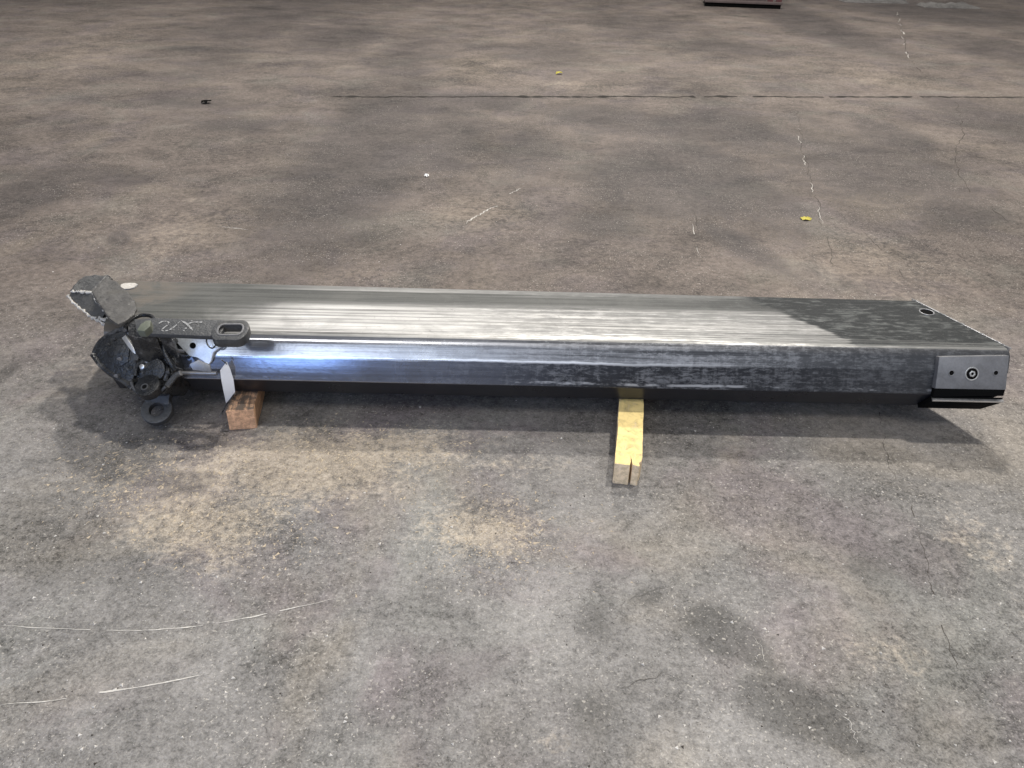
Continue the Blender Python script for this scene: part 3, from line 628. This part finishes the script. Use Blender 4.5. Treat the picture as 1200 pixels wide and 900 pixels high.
# --- link bar with slotted eye, standing just clear of the top
bn_ = Vector((0.0, -0.22, 0.975)).normalized(); bp = onplane(269, 387, (0, 0, .395), NZ)
bar = plate_px('link_bar', [(158, 374), (185, 372.5), (225, 374), (262, 375), (266, 378), (258, 392), (248, 394), (215, 392.5), (180, 391), (160, 389)], bp, bn_, .016, MAT['bar'], boom, .002)
def rrect(cx, cy_, hw, hh, r, n=7, skew=0.0):
    out = []
    for qx, qy, a0 in ((1, -1, -90), (1, 1, 0), (-1, 1, 90), (-1, -1, 180)):
        for i in range(n):
            a = math.radians(a0 + 90 * i / (n - 1))
            x, y = qx * (hw - r) + r * math.cos(a), qy * (hh - r) + r * math.sin(a)
            out.append((cx + x - y * skew, cy_ + y))
    return out
def ringplate(name, o_px, i_px, p, n, th, mat, parent, bev=.004):
    n = Vector(n).normalized(); bm = bmesh.new()
    def lp_(pts, z): return [bm.verts.new(onplane(x, y, p, n) - n * z) for x, y in pts]
    o1, o2, i1, i2 = lp_(o_px, 0), lp_(o_px, th), lp_(i_px, 0), lp_(i_px, th); N = len(o1)
    for A, B in ((o1, o2), (o2, i2), (i2, i1), (i1, o1)):
        for i in range(N): bm.faces.new((A[i], A[(i + 1) % N], B[(i + 1) % N], B[i]))
    return finish(bm, name, mat, parent, bev, angle=50)
eye = ringplate('slotted_eye', rrect(269.5, 386.5, 21.5, 11.5, 10.5, skew=.35), rrect(269.8, 385.5, 13.5, 5.4, 5, skew=.35), bp + bn_ * .010, bn_, .034, MAT['bar'], boom)
ringplate('slot_rim', rrect(269.6, 385.8, 15.8, 7.0, 6.5, skew=.35), rrect(269.8, 385.7, 13.6, 5.6, 5, skew=.35), bp + bn_ * .0115, bn_, .004, MAT['dull_steel'], eye, .0006)
for ob_ in list(boom.children):
    if ob_.name.split('.')[0] in ('head_bracket', 'bracket_foot'): roughen(ob_, .0035, 34)
    elif ob_.name.split('.')[0] == 'hook_plate': roughen(ob_, .0045, 22)
    elif ob_.name.split('.')[0] == 'head_casting': roughen(ob_, .0045, 24)
# legs that carry the bar
plate_px('bar_lug', [(150, 380), (158, 374), (182, 373), (182, 392), (160, 396), (150, 392)], bp - bn_ * .016, bn_, .11, MAT['black'], boom, .004)
plate_px('bar_lug', [(186, 386), (200, 386), (200, 393), (186, 393)], bp - bn_ * .016, bn_, .10, MAT['black'], boom, .004)
def chalk(px, wdt=.0055):
    bm = bmesh.new(); L = smooth_line([onplane(x, y, bp + bn_ * .0014, bn_) for x, y in px], 5); pv = None
    for i, p in enumerate(L):
        t = (L[min(i + 1, len(L) - 1)] - L[max(i - 1, 0)]).normalized(); s = bn_.cross(t) * wdt * (.15 + .75 * random.random())
        cur = (bm.verts.new(p - s), bm.verts.new(p + s))
        if pv and random.random() < .72: bm.faces.new((pv[0], cur[0], cur[1], pv[1]))
        pv = cur
    me = bpy.data.meshes.new('chalk_mark'); bm.to_mesh(me); bm.free(); link('chalk_mark', me, MAT['chalk'], bar)
chalk([(186, 379), (191, 376.5), (197, 377), (197, 380), (191, 385), (190, 387.5), (197, 387), (204, 383), (211, 376.5)], .0038)
chalk([(225, 375.5), (221, 381), (215, 387.5)])
chalk([(212, 375.5), (219, 379.5), (226, 387)], .0045)
chalk([(219, 380), (226, 377.5), (237, 377.5)], .0045)

# ------------------------------------------------------------------ timbers
def timber(name, px_front, px_back, z, mat, label, notch):
    A, B = onz(*px_front[0]), onz(*px_front[1])
    Cb, Db = onz(*px_back[0], z), onz(*px_back[1], z)
    dirv = ((Cb + Db) / 2 - (A + B) / 2); dirv.z = 0; L0 = dirv.length; dirv.normalize()
    side = Vector((dirv.y, -dirv.x, 0)); wd = (B - A).length; L = L0 + 0.42
    o = (A + B) / 2
    r = random.Random(len(label)); N = 16; left = []; right = []
    for i in range(N + 1):
        t = i / N * L
        left.append((-wd / 2 + r.uniform(-.0015, .0015), t)); right.append((wd / 2 + r.uniform(-.0015, .0015), t))
    front = []
    if notch:
        front = [(wd * .06, 0.0), (wd * .09, .022), (wd * .07, .045), (wd * .12, .030), (wd * .15, .004), (wd * .36, -.001)]
        right[0] = (wd * .42, .002); right.insert(1, (wd * .38, .016)); right.insert(2, (wd * .47, .028))
    poly = left[::-1] + front + right
    bm = bmesh.new()
    # local space: x across, y along
    lo = [bm.verts.new((x, y, 0.0)) for x, y in poly]; hi = [bm.verts.new((x, y, z + r.uniform(-.001, .0005))) for x, y in poly]
    bm.faces.new(lo); bm.faces.new(hi[::-1])
    for i in range(len(lo)): bm.faces.new((lo[i], lo[(i + 1) % len(lo)], hi[(i + 1) % len(lo)], hi[i]))
    ob = roughen(finish(bm, name, mat, None, .0025, label=label, cat='timber'), .0012, 26)
    ob.matrix_world = Matrix((side, dirv, Vector((0, 0, 1)))).transposed().to_4x4(); ob.location = o
    return ob
timber('timber_block', ((718, 568), (749, 568)), ((725.5, 469), (755, 469)), 0.0815, MAT['yellow_timber'], 'yellow painted timber with split raw end supporting the boom', True)
timber('timber_block', ((270, 503), (301, 503)), ((266, 462), (306, 462)), 0.0815, MAT['brown_timber'], 'dark brown timber with orange sawn end under the boom beside paper label', False)

# ------------------------------------------------------------------ things at the far edge of the hall floor
st_o = onz(870, 9); rk = empty('steel_stillage', (st_o.x, st_o.y, 0), 'low grey steel stillage with red end post standing on the hall floor', 'stillage')
rot = Matrix.Rotation(math.radians(-10), 4, 'Z')
def rbox(name, x0, x1, y0, y1, z0, z1, mat, par, bev=.006):
    pts = [rk.location + (rot @ Vector((x, y, z0))) for x, y in ((x0, y0), (x1, y0), (x1, y1), (x0, y1))]
    return prism(name, pts, (0, 0, z1 - z0), mat, par, bev)
rbox('skid', -.70, .70, 0, .10, 0, .07, MAT['hole'], rk); rbox('skid', -.70, .70, .80, .90, 0, .07, MAT['hole'], rk)
rbox('deck', -.72, .72, -.02, .92, .07, .12, MAT['rack_grey'], rk)
rbox('side_panel', -.62, .42, 0, .04, .12, .62, MAT['rack_grey'], rk); rbox('side_panel', -.62, .42, .86, .90, .12, .62, MAT['rack_grey'], rk)
for x in (-.70, .44, .60):
    for y in (0, .82): rbox('post', x, x + .10, y - .01, y + .07, .12, .80, MAT['rack_red'], rk)
def lump(name, px, w_, d_, h_, mat, label, cat, seed):
    c = onz(*px); bm = bmesh.new(); n = 26; V = []
    for j in range(n + 1):
        row = []
        for i in range(n + 1):
            u, v = i / n * 2 - 1, j / n * 2 - 1; q = max(0, 1 - u ** 4) * max(0, 1 - v ** 4)
            nz = mnoise.fractal(Vector((u * 2 + seed, v * 2, seed)), 1, 2, 4)
            z = q ** .5 * h_ * (.55 + .6 * nz) if q > 0 else 0
            row.append(bm.verts.new((c.x + u * w_ * (1 + .12 * nz), c.y + v * d_ * (1 + .15 * nz) + d_, max(0, z) + .002)))
        V.append(row)
    for j in range(n):
        for i in range(n): bm.faces.new((V[j][i], V[j][i + 1], V[j + 1][i + 1], V[j + 1][i]))
    return finish(bm, name, mat, None, 0, label=label, cat=cat)
lump('crumpled_sheet', (1118, 10), .55, .30, .10, MAT['tarp'], 'grey crumpled sheet on the hall floor beside the dark heap', 'sheet', 3.1)
lump('dark_heap', (1030, 4), .70, .35, .10, MAT['tarp'], 'dark flat heap of rags on the floor beside the grey crumpled sheet', 'rags', 7.7)

# ------------------------------------------------------------------ litter
def flake(name, px, w_, l_, h_, ang, mat, label, cat, group=None, lobes=9, seed=1):
    r = random.Random(seed); c = onz(*px); bm = bmesh.new(); a = math.radians(ang)
    cen = bm.verts.new((0, 0, h_)); rim = []
    for i in range(lobes * 2):
        t = 2 * math.pi * i / (lobes * 2); k = 1 - .25 * (i % 2) * r.random()
        x, y = math.cos(t) * l_ * k * (1 - .25 * math.cos(2 * t)), math.sin(t) * w_ * k
        rim.append(bm.verts.new((x, y, .0015 + r.random() * h_ * .8)))
    for i in range(len(rim)): bm.faces.new((cen, rim[i], rim[(i + 1) % len(rim)]))
    bmesh.ops.solidify(bm, geom=bm.faces[:], thickness=.0008)
    o = finish(bm, name, mat, None, 0, label=label, cat=cat, group=group)
    o.location = (c.x, c.y, .001); o.rotation_euler.z = a
    return o
flake('yellow_leaf', (944, 257), .030, .042, .012, 20, MAT['leaf'], 'curled yellow leaf lying on the floor behind the boom', 'leaf', seed=2)
flake('yellow_scrap', (655, 87), .03, .05, .03, -15, MAT['leaf'], 'small bright yellow scrap beyond the dark floor line', 'scrap', seed=3)
flake('paper_scrap', (500, 207), .018, .02, .02, -15, MAT['paper'], 'small white scrap on the floor behind the boom', 'scrap', seed=4)
flake('rubber_bit', (242, 121), .04, .06, .03, 0, MAT['hole'], 'small black rubber bit on the bare floor behind the boom', 'rubber', seed=5)

def scatter(name, n, mat, size, region, label, cat, sliver=1.0, seed=1, ymax=None):
    r = np.random.default_rng(seed); V = []; Fc = []
    base = np.array([(1, 0, 0), (-.5, .8, 0), (-.6, -.75, 0), (.1, .05, 1)])
    tri = [(0, 1, 3), (1, 2, 3), (2, 0, 3)]; k = 0
    while k < n:
        x, y, dens = region(r)
        if r.random() > dens: continue
        p = onz(x, y); s = size * (0.35 + r.pareto(3.2)); s = min(s, size * 3.0); a = r.uniform(0, 6.28)
        q = base * [s * sliver, s / sliver ** .5, s * (.55 if sliver == 1 else .35)] * r.uniform(.6, 1.3, (4, 3))
        ca, sa = math.cos(a), math.sin(a)
        for v in q: V.append((p.x + v[0] * ca - v[1] * sa, p.y + v[0] * sa + v[1] * ca, max(v[2], 0) + .0004))
        Fc += [tuple(4 * k + i for i in t) for t in tri]; k += 1
    me = bpy.data.meshes.new(name); me.from_pydata(V, [], Fc)
    return link(name, me, mat, None, label=label, cat=cat, kind='stuff')
def uni(r):   # even on the ground rather than in the picture
    y = r.uniform(-5, 960); x = r.uniform(-80, 1280); d = (max(0, (y + 140)) / 1090); return x, y, (0.25 + 0.75 * d)
def uni_far(r):
    y = r.uniform(20, 480); x = r.uniform(-40, 1240); return x, y, 1
def saw(r):
    k = r.integers(0, 5); cx, cy_, sx, sy = [(350, 550, 130, 36), (250, 610, 100, 42), (430, 525, 110, 22), (580, 620, 70, 40), (160, 560, 60, 34)][k]
    return r.normal(cx, sx * .75), r.normal(cy_, sy * .75), 1
scatter('pale_grit', 4000, MAT['gritw'], .0020, uni, 'pale stone grit scattered over the concrete floor', 'grit', seed=3)
scatter('dark_grit', 1800, MAT['gritd'], .0015, uni, 'dark crumbs scattered over the concrete floor', 'grit', seed=4)
scatter('sawdust', 9000, MAT['sawdust'], .0024, saw, 'tan sawdust and chips on the floor before the brown timber', 'sawdust', sliver=1.7, seed=5)
